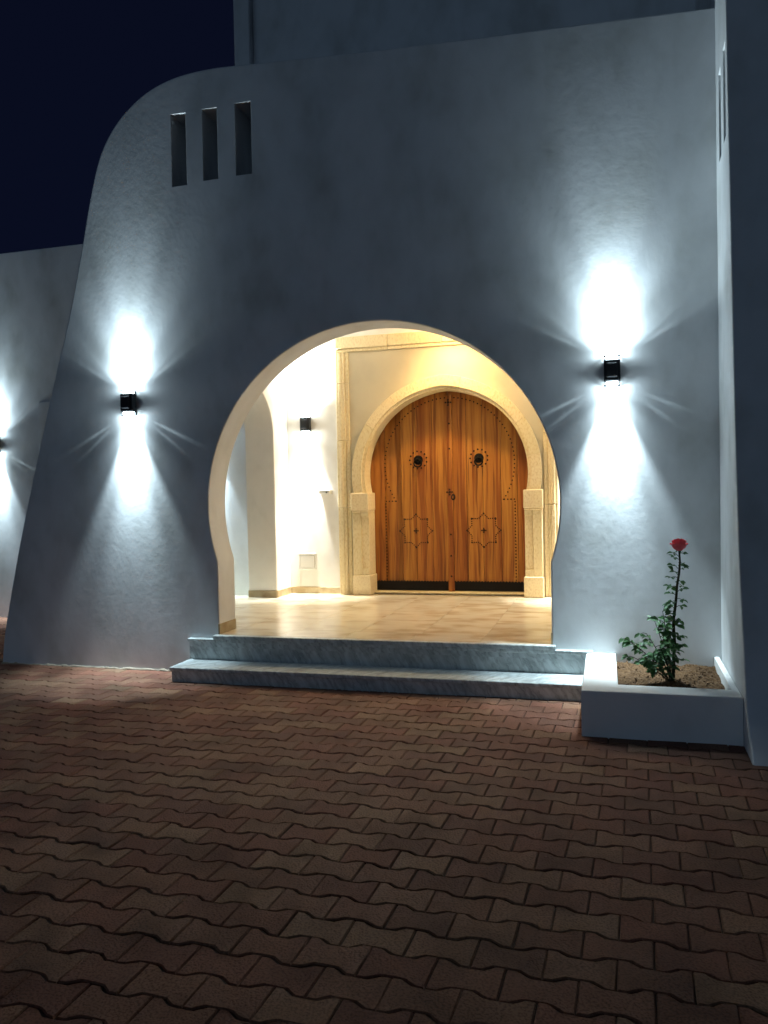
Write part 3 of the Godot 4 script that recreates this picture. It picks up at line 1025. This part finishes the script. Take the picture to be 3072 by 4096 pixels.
func build_rose() -> void:
	var base := Vector3(0.385, 0.215, -5.285)
	var b := thing("rose_bush", "slender leafy rose bush with a single red bloom in the white planter", "rose bush", base)
	var r := RandomNumberGenerator.new()
	r.seed = 5
	var wood := Mesher.new()
	var leaves := Mesher.new()
	# main stem and the stake beside it
	var top := Vector3(0.052, 0.850, 0.03)
	var stem := []
	var rad := []
	for i in 13:
		var t := i / 12.0
		stem.append(Vector3(0.0, -0.02, 0).lerp(top, t) + Vector3(sin(t * 9.0) * 0.007 + sin(t * 23.0) * 0.003, 0, cos(t * 7.0) * 0.006))
		rad.append(lerpf(0.0125, 0.0058, t))
	tube_into(wood, stem, rad, 7)
	# leaves up the main stem, mostly at its left, in threes
	var spray := func(at: Vector3, dir: Vector3, n: int, size: float) -> void:
		var tip := at + dir * size * r.randf_range(0.6, 1.3)
		tube_into(wood, [at, at.lerp(tip, 0.5) + Vector3(0, 0.006, 0), tip], [0.0022, 0.0018, 0.001], 5)
		for k in n:
			var t := 1.0 if k == 0 else (0.75 if k < 3 else 0.35)
			var q := at.lerp(tip, t)
			var sd := 0.0 if k == 0 else (1.0 if k % 2 == 0 else -1.0)
			var sidev := dir.cross(Vector3.UP).normalized() * sd
			var dd := (dir * (1.0 if k == 0 else 0.35) + sidev + Vector3(0, r.randf_range(-0.7, 0.1), 0)).normalized()
			var l := size * r.randf_range(0.75, 1.15)
			leaf_into(leaves, q, dd, (Vector3.UP + Vector3(r.randf_range(-0.7, 0.7), 0, r.randf_range(0.0, 1.0))), l, l * r.randf_range(0.58, 0.72))
	for i in 36:
		var t := lerpf(0.20, 0.975, i / 35.0)
		var at := Vector3.ZERO.lerp(top, t)
		var a := r.randf_range(-1.0, 1.0) + (PI if r.randf() < 0.58 else 0.0)
		var dir := Vector3(cos(a), r.randf_range(-0.5, 0.75), sin(a) * 0.9).normalized()
		spray.call(at, dir, 3 if t > 0.5 else 5, lerpf(0.060, 0.044, t) * (0.8 if cos(a) > 0.0 else 1.0))
	# lower side shoots leaning left
	for e in [[Vector3(-0.245, 0.275, 0.05), 12], [Vector3(-0.225, 0.17, 0.02), 9], [Vector3(-0.150, 0.335, 0.09), 10], [Vector3(-0.095, 0.40, -0.03), 10], [Vector3(-0.165, 0.19, 0.12), 8], [Vector3(-0.075, 0.27, 0.13), 8], [Vector3(-0.05, 0.47, 0.05), 8]]:
		var end: Vector3 = e[0]
		var path := []
		var rr := []
		for i in 7:
			var t := i / 6.0
			path.append(Vector3(end.x * pow(t, 1.5), end.y * t, end.z * t) + Vector3(0, -0.012, 0) * (1.0 - t))
			rr.append(lerpf(0.0055, 0.002, t))
		tube_into(wood, path, rr, 6)
		for i in int(e[1]):
			var t: float = lerpf(0.42, 1.0, i / float(e[1] - 1))
			var at: Vector3 = Vector3(end.x * pow(t, 1.5), end.y * t, end.z * t)
			var a := r.randf() * TAU
			spray.call(at, Vector3(cos(a), r.randf_range(-0.1, 0.5), sin(a)).normalized(), 3 if i % 2 else 5, r.randf_range(0.040, 0.058))
	part("stem", wood.done(), mats.bark, b)
	var f := part("foliage", leaves.done(), mats.leaf, b)
	f.set_meta("kind", "stuff")
	# the bloom: cupped petals in rings, tighter towards the heart
	var bloom := Mesher.new()
	for ring in 5:
		var n: int = [4, 5, 6, 7, 8][ring]
		var rad2: float = [0.008, 0.017, 0.027, 0.036, 0.043][ring]
		var high: float = [0.074, 0.076, 0.072, 0.064, 0.048][ring]
		for k in n:
			var a := TAU * k / n + ring * 0.7 + r.randf_range(-0.1, 0.1)
			var wd := TAU / n * 0.75
			var steps := 5
			for i in steps:
				for j in 4:
					var q := []
					for e in [[i, j], [i + 1, j], [i + 1, j + 1], [i, j + 1]]:
						var u: float = float(e[0]) / steps * 2.0 - 1.0
						var v: float = float(e[1]) / 4.0
						var ang := a + u * wd * (0.45 + 0.55 * sin(v * PI * 0.75))
						var rr := rad2 * (0.35 + 0.65 * sin(minf(v * 1.35, 1.0) * PI * 0.5)) + (0.006 if v > 0.95 else 0.0) * ring * 0.5
						var y := high * (v - 0.12 * u * u * v)
						q.append(Vector3(cos(ang) * rr, y, sin(ang) * rr))
					var nn: Vector3 = (q[1] - q[0]).cross(q[3] - q[0]).normalized()
					if nn == Vector3.ZERO:
						nn = Vector3.UP
					bloom.quad(q[0], q[1], q[2], q[3], nn, nn, nn, nn)
	part("bloom", bloom.done(), mats.petal, b, top + Vector3(0, -0.004, 0), "red rose bloom")
	var sep := Mesher.new()
	for k in 5:
		var a := TAU * k / 5.0
		leaf_into(sep, Vector3.ZERO, Vector3(cos(a), -0.5, sin(a)), Vector3.UP, 0.032, 0.012)
	part("sepals", sep.done(), mats.leaf, b, top)

# ------------------------------------------------------------------ small things on the porch wall
func build_small_things() -> void:
	var v := thing("wall_vent", "square white cover plate low on the porch wall left of the door", "vent", Vector3(-3.313, 0.595, BACK_Z))
	part("frame", prism(rect(-0.107, 0.0, 0.107, 0.193), 0.014, 0.004, [rect(-0.088, 0.02, 0.088, 0.165)]), mats.white_paint, v, Vector3(0, 0, 0.013))
	part("cover", prism(rect(-0.086, 0.022, 0.086, 0.163), 0.012, 0.004), mats.white_paint, v, Vector3(0, 0, 0.018))
	part("hood", block(Vector3(0.216, 0.018, 0.034), 0.005), mats.white_paint, v, Vector3(0, 0.184, 0.016))
	var s := thing("door_bell_box", "small white box projecting from the porch wall beside the stone portal", "box", Vector3(-3.066, 1.458, BACK_Z))
	part("body", block(Vector3(0.136, 0.044, 0.085), 0.006), mats.white_paint, s, Vector3(0, 0.022, 0.045))
	part("lid", block(Vector3(0.142, 0.006, 0.090), 0.002), mats.white_paint, s, Vector3(0, 0.047, 0.046))
	part("push_button", lathe([Vector2(0.0, 0.006), Vector2(0.007, 0.005), Vector2(0.009, 0.0)], 14), mats.fitting, s, Vector3(0.03, 0.022, 0.088))
	part("mounting_plate", block(Vector3(0.15, 0.058, 0.004), 0.001), mats.white_paint, s, Vector3(0, 0.022, 0.001))

# ------------------------------------------------------------------ lamps
func spot(parent: Node3D, at: Vector3, dir: Vector3, angle: float, blend: float, energy: float, colour: Color, size := 0.012) -> void:
	var l := SpotLight3D.new()
	l.name = numbered("lamp_light", parent)
	l.light_color = colour
	l.light_energy = energy
	l.light_size = size
	l.spot_range = 14.0
	l.spot_attenuation = 2.0
	l.spot_angle = angle
	l.spot_angle_attenuation = blend
	l.shadow_enabled = true
	parent.add_child(l, true)
	l.position = at
	var d := dir.normalized()
	var side := d.cross(Vector3(0, 0, 1)).normalized()
	l.basis = Basis(side, (-d).cross(side), -d)

func wall_light(at: Vector3, label: String, up := 1.0, down := 1.0, rays := true, colour := COOL) -> Node3D:
	var w := thing("wall_light", label, "wall light", at, "black up and down wall lights")
	part("back_plate", block(Vector3(0.085, 0.205, 0.014), 0.002), mats.fitting, w, Vector3(0, 0, 0.007))
	part("body", block(Vector3(0.112, 0.148, 0.076), 0.006), mats.fitting, w, Vector3(0, 0, 0.052))
	part("front_cap", block(Vector3(0.078, 0.104, 0.022), 0.008), mats.fitting, w, Vector3(0, 0, 0.100))
	for s in [-1.0, 1.0]:
		part("lens", block(Vector3(0.086, 0.026, 0.056), 0.006), mats.cool_glow, w, Vector3(0, s * 0.088, 0.048))
		for e in [-1.0, 1.0]:
			part("end_bracket", block(Vector3(0.020, 0.005, 0.070), 0.001), mats.fitting, w, Vector3(e * 0.046, s * 0.106, 0.048))
	var o := Vector3(0, -0.112, 0.048)
	spot(w, o, Vector3.DOWN, 18.0, 1.0, 13.0 * down, colour, 0.035)
	spot(w, o, Vector3.DOWN, 29.0, 0.5, 6.2 * down, colour, 0.035)
	spot(w, o, Vector3.DOWN, 54.0, 1.0, 0.8 * down, colour, 0.035)
	o = Vector3(0, 0.112, 0.060)
	spot(w, o, Vector3.UP, 19.0, 1.0, 5.0 * up, colour, 0.03)
	spot(w, o, Vector3.UP, 42.0, 1.0, 3.6 * up, colour, 0.03)
	spot(w, o, Vector3.UP, 76.0, 1.0, 1.7 * up, colour, 0.03)
	for s in [-1.0, 1.0]:
		var om := OmniLight3D.new()
		om.name = numbered("lamp_scatter", w)
		om.light_color = colour
		om.light_energy = 0.09
		om.light_size = 0.02
		om.omni_range = 14.0
		om.omni_attenuation = 2.0
		om.shadow_enabled = true
		w.add_child(om, true)
		om.position = Vector3(0, s * 0.128, 0.06)
	if rays:
		# light that slips out sideways between lens and bracket
		for s in [-1.0, 1.0]:
			for e in [[27.0, 2.6, 0.7, -1.0], [39.0, 2.2, 0.5, -1.0], [33.0, 3.4, 0.6, 1.0], [45.0, 3.4, 0.4, 1.0]]:
				var a := deg_to_rad(e[0] + rng.randf_range(-3.5, 3.5))
				spot(w, Vector3(s * 0.072, e[3] * 0.100, 0.024), Vector3(s * cos(a), e[3] * sin(a), -0.075), e[1], 1.0, e[2] * rng.randf_range(0.4, 1.0), colour)
	return w

func build_lights() -> void:
	wall_light(Vector3(0.058, 2.288, FACADE_Z), "black up and down wall light right of the arch, above the planter", 0.95, 1.05)
	wall_light(Vector3(-3.838, 2.255, FACADE_Z), "black up and down wall light left of the arch, below the three slots", 0.85, 0.9)
	wall_light(Vector3(-7.31, 2.165, -8.35), "up and down wall light on the side wing, cut by the left edge", 0.8, 0.9)
	wall_light(Vector3(-4.36, 2.20, -8.35), "wall light on the side wing hidden behind the arch's left jamb", 0.8, 0.9, false)
	wall_light(Vector3(-3.285, 2.262, BACK_Z), "black wall light inside the porch, on the bright wall left of the door", 1.8, 1.25, true, Color(0.97, 0.98, 0.95))
	wall_light(Vector3(-0.17, 2.262, BACK_Z), "wall light inside the porch right of the door, hidden by the house front", 1.6, 1.6, false, Color(0.97, 0.98, 0.95))
	var c := thing("ceiling_lamp", "round warm ceiling lamp inside the porch above the door", "ceiling lamp", Vector3(-1.55, 3.395, -8.22))
	var b := part("canopy", lathe([Vector2(0.0, 0.0), Vector2(0.07, 0.0), Vector2(0.075, 0.02), Vector2(0.03, 0.03)], 24), mats.white_paint, c)
	b.rotation.x = PI / 2
	var g := SphereMesh.new()
	g.radius = 0.075
	g.height = 0.15
	part("lamp_globe", g, mats.warm_glow, c, Vector3(0, -0.10, 0))
	var l := OmniLight3D.new()
	l.name = "lamp_light"
	l.light_color = Color(1.0, 0.83, 0.56)
	l.light_energy = 0.55
	l.light_size = 0.06
	l.omni_range = 14.0
	l.omni_attenuation = 2.0
	l.shadow_enabled = true
	c.add_child(l, true)
	l.position = Vector3(0, -0.10, 0)
	var d := SpotLight3D.new()
	d.name = "lamp_downlight"
	d.light_color = Color(1.0, 0.83, 0.56)
	d.light_energy = 3.9
	d.light_size = 0.06
	d.spot_range = 14.0
	d.spot_attenuation = 2.0
	d.spot_angle = 67.0
	d.spot_angle_attenuation = 1.0
	d.shadow_enabled = true
	c.add_child(d, true)
	d.position = Vector3(0, -0.10, 0)
	d.rotation.x = -PI / 2
